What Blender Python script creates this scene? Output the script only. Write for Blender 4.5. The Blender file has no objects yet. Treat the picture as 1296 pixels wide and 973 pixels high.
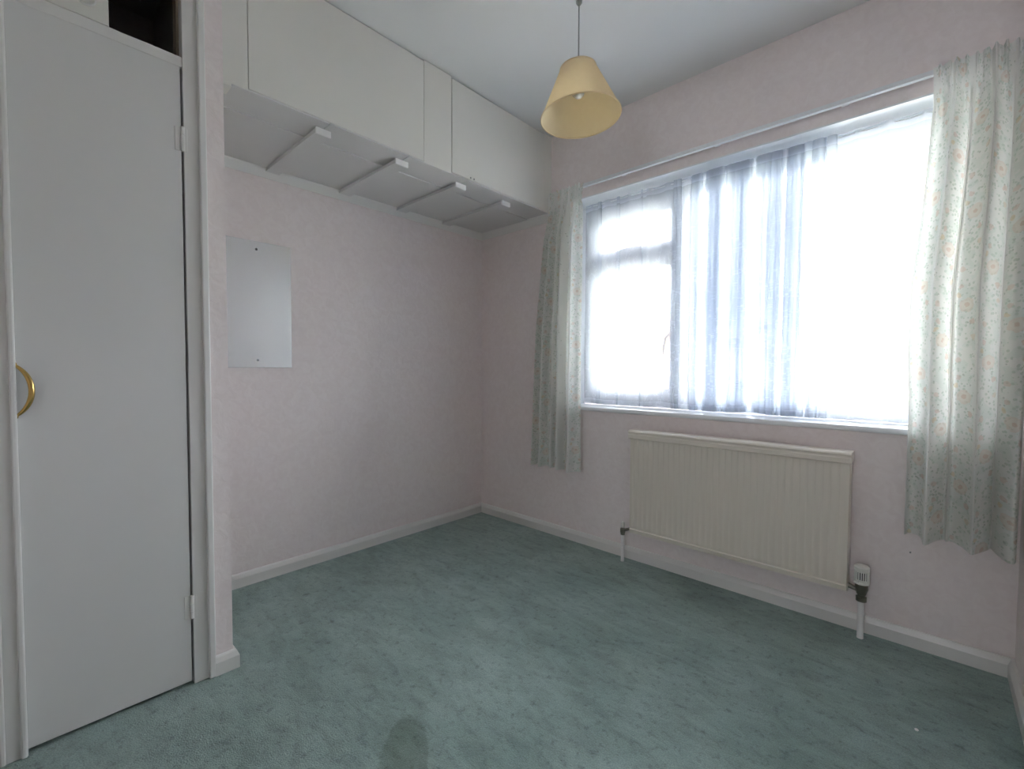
import bpy, math, random
from mathutils import Vector, Matrix
random.seed(7)
C = bpy.context.scene.collection
sc = bpy.context.scene

# ------------------------------------------------------------------ camera
F_PX, YAW, PITCH, ROLL = 575.42, 0.7463, 0.0343, 0.0042
cam_d = bpy.data.cameras.new('camera'); cam = bpy.data.objects.new('camera', cam_d); C.objects.link(cam)
cam_d.sensor_fit = 'HORIZONTAL'; cam_d.sensor_width = 36.0; cam_d.lens = 36.0 * F_PX / 1296.0
cam_d.clip_start = 0.02; cam_d.clip_end = 500
fw = Vector((-math.sin(YAW) * math.cos(PITCH), math.cos(YAW) * math.cos(PITCH), -math.sin(PITCH)))
rt0 = Vector((math.cos(YAW), math.sin(YAW), 0)); up0 = rt0.cross(fw)
rt = math.cos(ROLL) * rt0 + math.sin(ROLL) * up0; up = -math.sin(ROLL) * rt0 + math.cos(ROLL) * up0
M = Matrix((rt, up, -fw)).transposed().to_4x4(); M.translation = Vector((2.3257, -2.2002, 1.01))
cam.matrix_world = M
sc.camera = cam

# ------------------------------------------------------------------ world, sun, exposure
w = bpy.data.worlds.new('sky'); sc.world = w; w.use_nodes = True
bg = w.node_tree.nodes['Background']
bg.inputs['Color'].default_value = (0.955, 0.955, 1.0, 1); bg.inputs['Strength'].default_value = 9.5
sun_d = bpy.data.lights.new('sun', 'SUN'); sun_d.energy = 9.0; sun_d.angle = 0.01; sun_d.color = (1.0, 0.95, 0.88)
sun = bpy.data.objects.new('sun', sun_d); C.objects.link(sun)
sun.rotation_euler = (math.radians(50), 0, math.radians(-88))        # low from the side: it grazes both window walls and enters neither room
por_d = bpy.data.lights.new('window_portal', 'AREA'); por_d.shape = 'RECTANGLE'; por_d.size = 1.75; por_d.size_y = 1.3
por_d.cycles.is_portal = True
por = bpy.data.objects.new('window_portal', por_d); C.objects.link(por)
po2_d = por_d.copy(); po2_d.name = 'fill_hall_portal'; po2_d.size = 0.55; po2_d.size_y = 0.85
po2 = bpy.data.objects.new('fill_hall_portal', po2_d); C.objects.link(po2); po2.location = (2.25, -4.55, 1.6); po2.rotation_euler = (math.radians(90), 0, 0)  # sky sampling for the window of the added hall
por.location = (1.585, 0.33, 1.39); por.rotation_euler = (math.radians(-90), 0, 0)
vs = sc.view_settings
vs.view_transform = 'Standard'; vs.look = 'None'; vs.exposure = 1.5; vs.gamma = 1.0; vs.use_curve_mapping = False
sc.cycles.use_denoising = True
sc.cycles.max_bounces = 16; sc.cycles.diffuse_bounces = 10; sc.cycles.transparent_max_bounces = 48
sc.cycles.caustics_reflective = False; sc.cycles.caustics_refractive = False
sc.cycles.sample_clamp_indirect = 8.0

# ------------------------------------------------------------------ materials
def new_mat(name):
    m = bpy.data.materials.new(name); m.use_nodes = True
    nt = m.node_tree
    return m, nt, nt.nodes['Principled BSDF']
def N(nt, t, **kw):
    n = nt.nodes.new(t)
    for k, v in kw.items():
        if k.startswith('i_'): n.inputs[int(k[2:]) if k[2:].isdigit() else k[2:]].default_value = v
        else: setattr(n, k, v)
    return n
def mat(name, col, rough=0.5, metal=0.0, bump=None, var=None, coat=0.0):
    """bump = (scale, strength, distance); var = (scale, amount)"""
    m, nt, b = new_mat(name)
    b.inputs['Base Color'].default_value = (*col, 1); b.inputs['Roughness'].default_value = rough
    b.inputs['Metallic'].default_value = metal
    if coat: b.inputs['Coat Weight'].default_value = coat
    tc = N(nt, 'ShaderNodeTexCoord')
    if var:
        n = N(nt, 'ShaderNodeTexNoise'); n.inputs['Scale'].default_value = var[0]; n.inputs['Detail'].default_value = 4
        nt.links.new(tc.outputs['Object'], n.inputs['Vector'])
        mx = N(nt, 'ShaderNodeMix', data_type='RGBA')
        mx.inputs['A'].default_value = (*[c * (1 - var[1]) for c in col], 1)
        mx.inputs['B'].default_value = (*[min(1, c * (1 + var[1])) for c in col], 1)
        nt.links.new(n.outputs['Fac'], mx.inputs['Factor']); nt.links.new(mx.outputs['Result'], b.inputs['Base Color'])
    if bump:
        n = N(nt, 'ShaderNodeTexNoise'); n.inputs['Scale'].default_value = bump[0]; n.inputs['Detail'].default_value = 3
        nt.links.new(tc.outputs['Object'], n.inputs['Vector'])
        bn = N(nt, 'ShaderNodeBump'); bn.inputs['Strength'].default_value = bump[1]; bn.inputs['Distance'].default_value = bump[2]
        nt.links.new(n.outputs['Fac'], bn.inputs['Height']); nt.links.new(bn.outputs['Normal'], b.inputs['Normal'])
    return m

def wallpaper_mat():
    m, nt, b = new_mat('pink_wallpaper')
    tc = N(nt, 'ShaderNodeTexCoord')
    n1 = N(nt, 'ShaderNodeTexNoise'); n1.inputs['Scale'].default_value = 28; n1.inputs['Detail'].default_value = 5; n1.inputs['Distortion'].default_value = 1.2
    n2 = N(nt, 'ShaderNodeTexNoise'); n2.inputs['Scale'].default_value = 1.7; n2.inputs['Detail'].default_value = 2
    for n in (n1, n2): nt.links.new(tc.outputs['Object'], n.inputs['Vector'])
    r1 = N(nt, 'ShaderNodeValToRGB')
    r1.color_ramp.elements[0].position = 0.35; r1.color_ramp.elements[0].color = (0.80, 0.732, 0.724, 1)
    r1.color_ramp.elements[1].position = 0.65; r1.color_ramp.elements[1].color = (0.84, 0.78, 0.773, 1)
    nt.links.new(n1.outputs['Fac'], r1.inputs['Fac'])
    mx = N(nt, 'ShaderNodeMix', data_type='RGBA', blend_type='MULTIPLY'); mx.inputs['Factor'].default_value = 0.25
    r2 = N(nt, 'ShaderNodeValToRGB')
    r2.color_ramp.elements[0].color = (1, 0.86, 0.84, 1); r2.color_ramp.elements[1].color = (1, 1, 1, 1)
    nt.links.new(n2.outputs['Fac'], r2.inputs['Fac'])
    nt.links.new(r1.outputs['Color'], mx.inputs['A']); nt.links.new(r2.outputs['Color'], mx.inputs['B'])
    nt.links.new(mx.outputs['Result'], b.inputs['Base Color'])
    b.inputs['Roughness'].default_value = 0.55
    bn = N(nt, 'ShaderNodeBump'); bn.inputs['Strength'].default_value = 0.35; bn.inputs['Distance'].default_value = 0.004
    nt.links.new(n1.outputs['Fac'], bn.inputs['Height']); nt.links.new(bn.outputs['Normal'], b.inputs['Normal'])
    return m

def carpet_mat():
    m, nt, b = new_mat('green_carpet')
    L = nt.links.new
    tc = N(nt, 'ShaderNodeTexCoord')
    fine = N(nt, 'ShaderNodeTexNoise'); fine.inputs['Scale'].default_value = 260; fine.inputs['Detail'].default_value = 3
    mid = N(nt, 'ShaderNodeTexNoise'); mid.inputs['Scale'].default_value = 38; mid.inputs['Detail'].default_value = 6; mid.inputs['Roughness'].default_value = 0.7
    big = N(nt, 'ShaderNodeTexNoise'); big.inputs['Scale'].default_value = 3.0; big.inputs['Detail'].default_value = 4
    for n in (fine, mid, big): L(tc.outputs['Object'], n.inputs['Vector'])
    rb = N(nt, 'ShaderNodeValToRGB')
    rb.color_ramp.elements[0].position = 0.3; rb.color_ramp.elements[0].color = (0.235, 0.335, 0.312, 1)
    rb.color_ramp.elements[1].position = 0.7; rb.color_ramp.elements[1].color = (0.340, 0.452, 0.425, 1)
    L(big.outputs['Fac'], rb.inputs['Fac'])
    rm = N(nt, 'ShaderNodeValToRGB')                      # trodden scuffs with dark roots showing
    rm.color_ramp.elements[0].position = 0.30; rm.color_ramp.elements[0].color = (0.42, 0.42, 0.42, 1)
    rm.color_ramp.elements[1].position = 0.46; rm.color_ramp.elements[1].color = (1, 1, 1, 1)
    L(mid.outputs['Fac'], rm.inputs['Fac'])
    rf = N(nt, 'ShaderNodeValToRGB')
    rf.color_ramp.elements[0].position = 0.25; rf.color_ramp.elements[0].color = (0.72, 0.72, 0.72, 1)
    rf.color_ramp.elements[1].position = 0.75; rf.color_ramp.elements[1].color = (1.2, 1.2, 1.2, 1)
    L(fine.outputs['Fac'], rf.inputs['Fac'])
    mq = N(nt, 'ShaderNodeMapping'); mq.inputs['Rotation'].default_value = (0, 0, 0.6); mq.inputs['Scale'].default_value = (1.0, 2.4, 1.0); L(tc.outputs['Object'], mq.inputs['Vector'])
    pat = N(nt, 'ShaderNodeTexNoise'); pat.inputs['Scale'].default_value = 8; pat.inputs['Detail'].default_value = 7; pat.inputs['Roughness'].default_value = 0.68; pat.inputs['Distortion'].default_value = 0.6
    L(mq.outputs['Vector'], pat.inputs['Vector'])
    rp = N(nt, 'ShaderNodeValToRGB')
    rp.color_ramp.elements[0].position = 0.33; rp.color_ramp.elements[0].color = (0.74, 0.75, 0.74, 1)
    rp.color_ramp.elements[1].position = 0.60; rp.color_ramp.elements[1].color = (1.04, 1.04, 1.04, 1)
    L(pat.outputs['Fac'], rp.inputs['Fac'])
    m0 = N(nt, 'ShaderNodeMix', data_type='RGBA', blend_type='MULTIPLY'); m0.inputs['Factor'].default_value = 1.0
    L(rb.outputs['Color'], m0.inputs['A']); L(rp.outputs['Color'], m0.inputs['B'])
    m1 = N(nt, 'ShaderNodeMix', data_type='RGBA', blend_type='MULTIPLY'); m1.inputs['Factor'].default_value = 0.8
    m2 = N(nt, 'ShaderNodeMix', data_type='RGBA', blend_type='MULTIPLY'); m2.inputs['Factor'].default_value = 1.0
    L(m0.outputs['Result'], m1.inputs['A']); L(rm.outputs['Color'], m1.inputs['B'])
    L(m1.outputs['Result'], m2.inputs['A']); L(rf.outputs['Color'], m2.inputs['B'])
    # oval dark stain in front of the camera
    mp = N(nt, 'ShaderNodeMapping', vector_type='TEXTURE')
    mp.inputs['Location'].default_value = STAIN[0]; mp.inputs['Rotation'].default_value = (0, 0, STAIN[1]); mp.inputs['Scale'].default_value = STAIN[2]
    L(tc.outputs['Object'], mp.inputs['Vector'])
    ln = N(nt, 'ShaderNodeVectorMath', operation='LENGTH'); L(mp.outputs['Vector'], ln.inputs[0])
    ad = N(nt, 'ShaderNodeMath', operation='MULTIPLY_ADD'); ad.inputs[1].default_value = 0.35; L(mid.outputs['Fac'], ad.inputs[0]); L(ln.outputs['Value'], ad.inputs[2])
    rs = N(nt, 'ShaderNodeValToRGB')
    rs.color_ramp.elements[0].position = 0.90; rs.color_ramp.elements[0].color = (0.70, 0.71, 0.67, 1)
    rs.color_ramp.elements[1].position = 1.0; rs.color_ramp.elements[1].color = (1, 1, 1, 1)
    sb = N(nt, 'ShaderNodeMath', operation='MULTIPLY'); sb.inputs[1].default_value = 0.87; L(ad.outputs[0], sb.inputs[0])
    L(sb.outputs[0], rs.inputs['Fac'])
    m3 = N(nt, 'ShaderNodeMix', data_type='RGBA', blend_type='MULTIPLY'); m3.inputs['Factor'].default_value = 1.0
    L(m2.outputs['Result'], m3.inputs['A']); L(rs.outputs['Color'], m3.inputs['B'])
    L(m3.outputs['Result'], b.inputs['Base Color'])
    b.inputs['Roughness'].default_value = 1.0; b.inputs['Specular IOR Level'].default_value = 0.05
    b.inputs['Sheen Weight'].default_value = 0.25; b.inputs['Sheen Roughness'].default_value = 0.6
    sm = N(nt, 'ShaderNodeMath', operation='MULTIPLY_ADD'); sm.inputs[1].default_value = 1.6
    L(mid.outputs['Fac'], sm.inputs[0]); L(fine.outputs['Fac'], sm.inputs[2])
    bn = N(nt, 'ShaderNodeBump'); bn.inputs['Strength'].default_value = 0.7; bn.inputs['Distance'].default_value = 0.006
    L(sm.outputs[0], bn.inputs['Height']); L(bn.outputs['Normal'], b.inputs['Normal'])
    return m

def curtain_mat():
    """white cotton printed with columns of peach flowers and small green sprigs; UV in metres of flat cloth"""
    m, nt, b = new_mat('floral_cotton'); L = nt.links.new
    uv = N(nt, 'ShaderNodeUVMap'); sp = N(nt, 'ShaderNodeSeparateXYZ'); L(uv.outputs['UV'], sp.inputs[0])
    def math_(op, a, bb=None, c=None):
        n = N(nt, 'ShaderNodeMath', operation=op)
        for i, v in enumerate((a, bb, c)):
            if v is None: continue
            if isinstance(v, (int, float)): n.inputs[i].default_value = v
            else: L(v, n.inputs[i])
        return n.outputs[0]
    U, V = sp.outputs[0], sp.outputs[1]
    PU, PV = 0.118, 0.30
    def cell(o, off, per): return math_('SUBTRACT', math_('FRACT', math_('ADD', math_('DIVIDE', o, per), off)), 0.5)
    cu = math_('MULTIPLY', cell(U, 0.0, PU), PU); cv = math_('MULTIPLY', cell(math_('ADD', V, math_('MULTIPLY', math_('FLOOR', math_('DIVIDE', U, PU)), 0.113)), 0.0, PV), PV)
    nz = N(nt, 'ShaderNodeTexNoise'); nz.inputs['Scale'].default_value = 70; nz.inputs['Detail'].default_value = 2; L(uv.outputs['UV'], nz.inputs['Vector'])
    nzo = math_('MULTIPLY', math_('SUBTRACT', nz.outputs['Fac'], 0.5), 0.018)
    def blob(du, dv, r, asp=1.0):
        x = math_('MULTIPLY', math_('SUBTRACT', cu, du), asp); y = math_('SUBTRACT', cv, dv)
        d = math_('SQRT', math_('ADD', math_('MULTIPLY', x, x), math_('MULTIPLY', y, y)))
        return math_('LESS_THAN', math_('ADD', d, nzo), r)
    def mx(f, a, col, amt=1.0):
        n = N(nt, 'ShaderNodeMix', data_type='RGBA')
        if amt != 1.0: f = math_('MULTIPLY', f, amt)
        L(f, n.inputs['Factor']); n.inputs['B'].default_value = (*col, 1)
        if isinstance(a, tuple): n.inputs['A'].default_value = (*a, 1)
        else: L(a, n.inputs['A'])
        return n.outputs['Result']
    # leafy column: small green specks, dense near each column's centre
    vo = N(nt, 'ShaderNodeTexVoronoi'); vo.inputs['Scale'].default_value = 85; L(uv.outputs['UV'], vo.inputs['Vector'])
    speck = math_('LESS_THAN', vo.outputs['Distance'], 0.36)
    dens = math_('LESS_THAN', math_('ADD', math_('ABSOLUTE', cu), math_('MULTIPLY', nz.outputs['Fac'], 0.05)), 0.062)
    keep = math_('GREATER_THAN', vo.outputs['Color'], 0.30)
    col = mx(math_('MULTIPLY', math_('MULTIPLY', speck, dens), keep), (0.80, 0.80, 0.77), (0.48, 0.55, 0.47), 0.55)
    wash = N(nt, 'ShaderNodeTexNoise'); wash.inputs['Scale'].default_value = 26; L(uv.outputs['UV'], wash.inputs['Vector'])
    wf = math_('MULTIPLY', math_('GREATER_THAN', wash.outputs['Fac'], 0.52), dens)
    col = mx(wf, col, (0.64, 0.71, 0.65), 0.35)
    # side rows of single leaves
    vo2 = N(nt, 'ShaderNodeTexVoronoi'); vo2.inputs['Scale'].default_value = 38; L(uv.outputs['UV'], vo2.inputs['Vector'])
    col = mx(math_('LESS_THAN', vo2.outputs['Distance'], 0.13), col, (0.42, 0.44, 0.40), 0.55)
    for du, dv, r, c, a in ((0.0, 0.0, 0.023, (0.76, 0.65, 0.57), 0.55), (0.0, 0.0, 0.016, (0.80, 0.76, 0.70), 0.7), (0.0, 0.0, 0.007, (0.66, 0.50, 0.42), 0.6),
                            (-0.018, -0.062, 0.008, (0.68, 0.52, 0.46), 0.5), (-0.026, -0.035, 0.008, (0.74, 0.62, 0.44), 0.6),
                            (0.02, 0.055, 0.009, (0.68, 0.53, 0.46), 0.6), (0.026, 0.105, 0.009, (0.74, 0.62, 0.50), 0.5), (-0.02, -0.12, 0.009, (0.72, 0.57, 0.50), 0.5)):
        col = mx(blob(du, dv, r), col, c, a)
    df = N(nt, 'ShaderNodeBsdfDiffuse'); tl = N(nt, 'ShaderNodeBsdfTranslucent'); ms = N(nt, 'ShaderNodeMixShader')
    ms.inputs[0].default_value = 0.28
    L(col, df.inputs['Color']); L(col, tl.inputs['Color']); L(df.outputs[0], ms.inputs[1]); L(tl.outputs[0], ms.inputs[2])
    we = N(nt, 'ShaderNodeTexNoise'); we.inputs['Scale'].default_value = 400; L(uv.outputs['UV'], we.inputs['Vector'])
    bn = N(nt, 'ShaderNodeBump'); bn.inputs['Strength'].default_value = 0.15; bn.inputs['Distance'].default_value = 0.001
    L(we.outputs['Fac'], bn.inputs['Height']); L(bn.outputs['Normal'], df.inputs['Normal'])
    L(ms.outputs[0], nt.nodes['Material Output'].inputs['Surface'])
    return m

def net_mat():
    m, nt, b = new_mat('sheer_net'); L = nt.links.new
    uv = N(nt, 'ShaderNodeUVMap'); sp = N(nt, 'ShaderNodeSeparateXYZ'); L(uv.outputs['UV'], sp.inputs[0])
    # lace sprigs: swirls from a distorted voronoi edge, denser in the lower half
    nz = N(nt, 'ShaderNodeTexNoise'); nz.inputs['Scale'].default_value = 9; nz.inputs['Detail'].default_value = 3; nz.inputs['Distortion'].default_value = 2.5
    L(uv.outputs['UV'], nz.inputs['Vector'])
    vo = N(nt, 'ShaderNodeTexVoronoi', feature='DISTANCE_TO_EDGE'); vo.inputs['Scale'].default_value = 24
    add = N(nt, 'ShaderNodeMix', data_type='VECTOR'); add.inputs['Factor'].default_value = 0.12
    L(uv.outputs['UV'], add.inputs[4]); L(nz.outputs['Color'], add.inputs[5]); L(add.outputs[1], vo.inputs['Vector'])
    e = N(nt, 'ShaderNodeMapRange'); e.inputs['From Min'].default_value = 0.02; e.inputs['From Max'].default_value = 0.10
    e.inputs['To Min'].default_value = 1.0; e.inputs['To Max'].default_value = 0.0; L(vo.outputs['Distance'], e.inputs['Value'])
    g = N(nt, 'ShaderNodeMapRange'); g.inputs['From Min'].default_value = 0.46; g.inputs['From Max'].default_value = 0.58; L(nz.outputs['Fac'], g.inputs['Value'])
    lo = N(nt, 'ShaderNodeMapRange'); lo.inputs['From Min'].default_value = 1.05; lo.inputs['From Max'].default_value = 0.45
    lo.inputs['To Min'].default_value = 0.25; lo.inputs['To Max'].default_value = 1.0; L(sp.outputs[1], lo.inputs['Value'])
    p1 = N(nt, 'ShaderNodeMath', operation='MULTIPLY'); p2 = N(nt, 'ShaderNodeMath', operation='MULTIPLY')
    L(e.outputs[0], p1.inputs[0]); L(g.outputs[0], p1.inputs[1]); L(p1.outputs[0], p2.inputs[0]); L(lo.outputs[0], p2.inputs[1])
    # woven solid hem along the bottom edge and gathered heading along the top
    hem = N(nt, 'ShaderNodeMath', operation='LESS_THAN'); hem.inputs[1].default_value = 0.035; L(sp.outputs[1], hem.inputs[0])
    hd = N(nt, 'ShaderNodeMath', operation='GREATER_THAN'); hd.inputs[1].default_value = 1.13; L(sp.outputs[1], hd.inputs[0])
    hs = N(nt, 'ShaderNodeMath', operation='MAXIMUM'); L(hem.outputs[0], hs.inputs[0]); L(hd.outputs[0], hs.inputs[1])
    den = N(nt, 'ShaderNodeMath', operation='MULTIPLY_ADD'); den.inputs[1].default_value = 0.13; den.inputs[2].default_value = NET_DENS
    L(p2.outputs[0], den.inputs[0])
    den2 = N(nt, 'ShaderNodeMath', operation='MULTIPLY_ADD'); den2.inputs[1].default_value = 0.22; L(hs.outputs[0], den2.inputs[0]); L(den.outputs[0], den2.inputs[2])
    den2.use_clamp = True
    tr = N(nt, 'ShaderNodeBsdfTransparent'); df = N(nt, 'ShaderNodeBsdfDiffuse'); tl = N(nt, 'ShaderNodeBsdfTranslucent')
    df.inputs['Color'].default_value = (0.75, 0.78, 0.83, 1); tl.inputs['Color'].default_value = (0.72, 0.76, 0.82, 1)
    mi = N(nt, 'ShaderNodeMixShader'); mi.inputs[0].default_value = 0.6
    L(df.outputs[0], mi.inputs[1]); L(tl.outputs[0], mi.inputs[2])
    mo = N(nt, 'ShaderNodeMixShader'); L(den2.outputs[0], mo.inputs[0]); L(tr.outputs[0], mo.inputs[1]); L(mi.outputs[0], mo.inputs[2])
    L(mo.outputs[0], nt.nodes['Material Output'].inputs['Surface'])
    return m

def glass_mat():
    m, nt, b = new_mat('window_glass'); L = nt.links.new
    tr = N(nt, 'ShaderNodeBsdfTransparent'); tr.inputs['Color'].default_value = (0.95, 0.97, 0.97, 1)
    gl = N(nt, 'ShaderNodeBsdfGlossy'); gl.inputs['Roughness'].default_value = 0.02
    fr = N(nt, 'ShaderNodeFresnel'); fr.inputs['IOR'].default_value = 1.3
    mo = N(nt, 'ShaderNodeMixShader'); L(fr.outputs[0], mo.inputs[0]); L(tr.outputs[0], mo.inputs[1]); L(gl.outputs[0], mo.inputs[2])
    L(mo.outputs[0], nt.nodes['Material Output'].inputs['Surface'])
    return m

def shade_mat():
    m, nt, b = new_mat('cream_lampshade'); L = nt.links.new
    df = N(nt, 'ShaderNodeBsdfDiffuse'); tl = N(nt, 'ShaderNodeBsdfTranslucent'); ms = N(nt, 'ShaderNodeMixShader')
    tc = N(nt, 'ShaderNodeTexCoord'); nz = N(nt, 'ShaderNodeTexNoise'); nz.inputs['Scale'].default_value = 60; nz.inputs['Detail'].default_value = 4
    L(tc.outputs['Object'], nz.inputs['Vector'])
    mx = N(nt, 'ShaderNodeMix', data_type='RGBA'); mx.inputs['A'].default_value = (0.76, 0.65, 0.45, 1); mx.inputs['B'].default_value = (0.82, 0.72, 0.52, 1)
    L(nz.outputs['Fac'], mx.inputs['Factor'])
    L(mx.outputs['Result'], df.inputs['Color']); tl.inputs['Color'].default_value = (0.92, 0.68, 0.34, 1)
    ms.inputs[0].default_value = 0.35
    L(df.outputs[0], ms.inputs[1]); L(tl.outputs[0], ms.inputs[2]); L(ms.outputs[0], nt.nodes['Material Output'].inputs['Surface'])
    return m

STAIN = ((1.355, -1.555, 0.0), math.radians(50), (0.068, 0.175, 1.0))
NET_DENS = 0.52
PINK = wallpaper_mat(); CARPET = carpet_mat(); CURTAIN = curtain_mat(); NET = net_mat(); GLASS = glass_mat(); SHADE = shade_mat()
CEIL = mat('ceiling_paint', (0.73, 0.735, 0.735), 0.8, bump=(90, 0.2, 0.002))
GLOSS = mat('white_gloss_paint', (0.74, 0.73, 0.71), 0.35, bump=(30, 0.06, 0.002), var=(3, 0.02))
DOORP = mat('door_paint', (0.70, 0.695, 0.685), 0.38, bump=(12, 0.05, 0.003), var=(2.0, 0.025))
CUPB = mat('cupboard_paint', (0.76, 0.745, 0.70), 0.5, bump=(14, 0.05, 0.003), var=(2.5, 0.025))
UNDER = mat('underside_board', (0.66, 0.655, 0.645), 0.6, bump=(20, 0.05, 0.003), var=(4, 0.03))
BLOCKW = mat('white_block', (0.86, 0.86, 0.85), 0.5)
UPVC = mat('white_upvc', (0.86, 0.87, 0.90), 0.3)
SILLP = mat('sill_paint', (0.80, 0.82, 0.84), 0.3)
RADI = mat('cream_radiator_enamel', (0.74, 0.68, 0.595), 0.35, var=(3, 0.015))
PIPEW = mat('white_painted_pipe', (0.80, 0.79, 0.78), 0.35)
BRASSD = mat('tarnished_valve_metal', (0.25, 0.24, 0.20), 0.35, metal=0.85)
VALVEW = mat('valve_head_plastic', (0.80, 0.79, 0.75), 0.4)
DARKS = mat('dark_slot', (0.05, 0.05, 0.05), 0.7)
BRASS = mat('polished_brass', (0.62, 0.42, 0.15), 0.25, metal=1.0)
MIRROR = mat('silvered_glass', (0.76, 0.79, 0.80), 0.25, metal=1.0)
SCREW = mat('screw_metal', (0.30, 0.30, 0.30), 0.4, metal=0.7)
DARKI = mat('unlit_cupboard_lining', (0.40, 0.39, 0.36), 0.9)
WOODB = mat('bare_wood_lining', (0.22, 0.17, 0.13), 0.8, var=(8, 0.1))
CORD = mat('grey_flex', (0.30, 0.31, 0.30), 0.5)
BULB = mat('bulb_glass', (0.62, 0.60, 0.54), 0.12)
GASKET = mat('window_gasket', (0.10, 0.10, 0.11), 0.6)
TAPE = mat('curtain_heading_tape', (0.62, 0.62, 0.58), 0.8)
LAWN = mat('lawn', (0.12, 0.17, 0.05), 0.9, var=(0.6, 0.2))
BRICK = mat('pale_brick', (0.40, 0.22, 0.14), 0.9, var=(3, 0.12))
ROOF = mat('clay_roof', (0.33, 0.14, 0.09), 0.9, var=(2, 0.1))
BARK = mat('bark', (0.12, 0.09, 0.07), 0.9, var=(8, 0.2))
LEAFO = mat('autumn_leaf', (0.50, 0.25, 0.06), 0.7, var=(2, 0.2))
LEAFG = mat('evergreen_leaf', (0.04, 0.06, 0.03), 0.7, var=(2, 0.2))
HEDGE = mat('hedge_leaf', (0.10, 0.14, 0.04), 0.8, var=(3, 0.2))
ROADM = mat('tarmac', (0.10, 0.10, 0.11), 0.9, var=(2, 0.1))

# ------------------------------------------------------------------ mesh helpers
class MB:
    def __init__(s): s.v = []; s.f = []; s.uv = None
    def box(s, x0, x1, y0, y1, z0, z1):
        b = len(s.v)
        s.v += [(x0, y0, z0), (x1, y0, z0), (x1, y1, z0), (x0, y1, z0), (x0, y0, z1), (x1, y0, z1), (x1, y1, z1), (x0, y1, z1)]
        s.f += [tuple(b + i for i in q) for q in ((0, 3, 2, 1), (4, 5, 6, 7), (0, 1, 5, 4), (1, 2, 6, 5), (2, 3, 7, 6), (3, 0, 4, 7))]
        return s
    def extrude(s, prof, a, bb):
        """closed profile: list of functions or 3D offsets; prof = list of Vector offsets, swept from point a to point b"""
        b = len(s.v); n = len(prof); a = Vector(a); bb = Vector(bb)
        s.v += [tuple(a + Vector(p)) for p in prof] + [tuple(bb + Vector(p)) for p in prof]
        s.f += [(b + i, b + (i + 1) % n, b + n + (i + 1) % n, b + n + i) for i in range(n)]
        s.f += [tuple(b + i for i in reversed(range(n))), tuple(b + n + i for i in range(n))]
        return s
    def lathe(s, prof, origin=(0, 0, 0), axis=(0, 0, 1), seg=32, caps=True):
        o = Vector(origin); ax = Vector(axis).normalized()
        e1 = ax.orthogonal().normalized(); e2 = ax.cross(e1); b = len(s.v); n = len(prof)
        for r, h in prof:
            for k in range(seg):
                t = 2 * math.pi * k / seg
                s.v.append(tuple(o + ax * h + (e1 * math.cos(t) + e2 * math.sin(t)) * r))
        for i in range(n - 1):
            for k in range(seg):
                k2 = (k + 1) % seg
                s.f.append((b + i * seg + k, b + i * seg + k2, b + (i + 1) * seg + k2, b + (i + 1) * seg + k))
        if caps:
            s.f.append(tuple(b + k for k in reversed(range(seg)))); s.f.append(tuple(b + (n - 1) * seg + k for k in range(seg)))
        return s
    def tube(s, pts, rad, seg=10, caps=True):
        pts = [Vector(p) for p in pts]; b = len(s.v); n = len(pts)
        if not isinstance(rad, (list, tuple)): rad = [rad] * n
        prev = None
        for i, p in enumerate(pts):
            t = (pts[min(i + 1, n - 1)] - pts[max(i - 1, 0)]).normalized()
            e1 = t.orthogonal().normalized() if prev is None else (prev - t * prev.dot(t)).normalized()
            prev = e1; e2 = t.cross(e1)
            for k in range(seg):
                a = 2 * math.pi * k / seg
                s.v.append(tuple(p + (e1 * math.cos(a) + e2 * math.sin(a)) * rad[i]))
        for i in range(n - 1):
            for k in range(seg):
                k2 = (k + 1) % seg
                s.f.append((b + i * seg + k, b + i * seg + k2, b + (i + 1) * seg + k2, b + (i + 1) * seg + k))
        if caps:
            s.f.append(tuple(b + k for k in reversed(range(seg)))); s.f.append(tuple(b + (n - 1) * seg + k for k in range(seg)))
        return s
    def build(s, name, m, parent=None, smooth=False, bevel=0.0, recalc=True):
        me = bpy.data.meshes.new(name)
        org = Vector((0, 0, 0))
        if parent is not None: org = parent_world(parent)
        me.from_pydata([tuple(Vector(v) - org) for v in s.v], [], s.f)
        if s.uv:
            ul = me.uv_layers.new(name='UVMap')
            for lp in me.loops: ul.data[lp.index].uv = s.uv[lp.vertex_index]
        if recalc:
            import bmesh
            bm = bmesh.new(); bm.from_mesh(me); bmesh.ops.recalc_face_normals(bm, faces=bm.faces[:]); bm.to_mesh(me); bm.free()
        me.materials.append(m)
        if smooth:
            for p in me.polygons: p.use_smooth = True
            if smooth == 'auto': me.set_sharp_from_angle(angle=math.radians(40))
        me.update()
        o = bpy.data.objects.new(name, me); C.objects.link(o)
        if parent is not None: o.parent = parent
        if bevel:
            md = o.modifiers.new('bevel', 'BEVEL'); md.width = bevel; md.segments = 2; md.limit_method = 'ANGLE'
        return o
def parent_world(o):
    p = Vector((0, 0, 0))
    while o is not None: p += o.location; o = o.parent
    return p
def empty(name, loc):
    o = bpy.data.objects.new(name, None); o.empty_display_size = 0.1; C.objects.link(o); o.location = loc; return o
def tag(o, label=None, cat=None, group=None, kind=None):
    if label: o['label'] = label
    if cat: o['category'] = cat
    if group: o['group'] = group
    if kind: o['kind'] = kind
    return o
def structure(o, label=None, cat=None): return tag(o, label, cat, kind='structure')

# ------------------------------------------------------------------ room dimensions (metres; far left corner at the origin)
W, H, YB = 2.549, 2.40, -2.80
XD = 0.617                      # face of the cupboard wall that holds the narrow door
YP = -1.734                     # alcove side of that wall
WX0, WX1, WZ0, WZ1 = 0.75, 2.43, 0.775, 1.987   # window opening
FY = 0.155                      # inner face of the window frame

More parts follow.
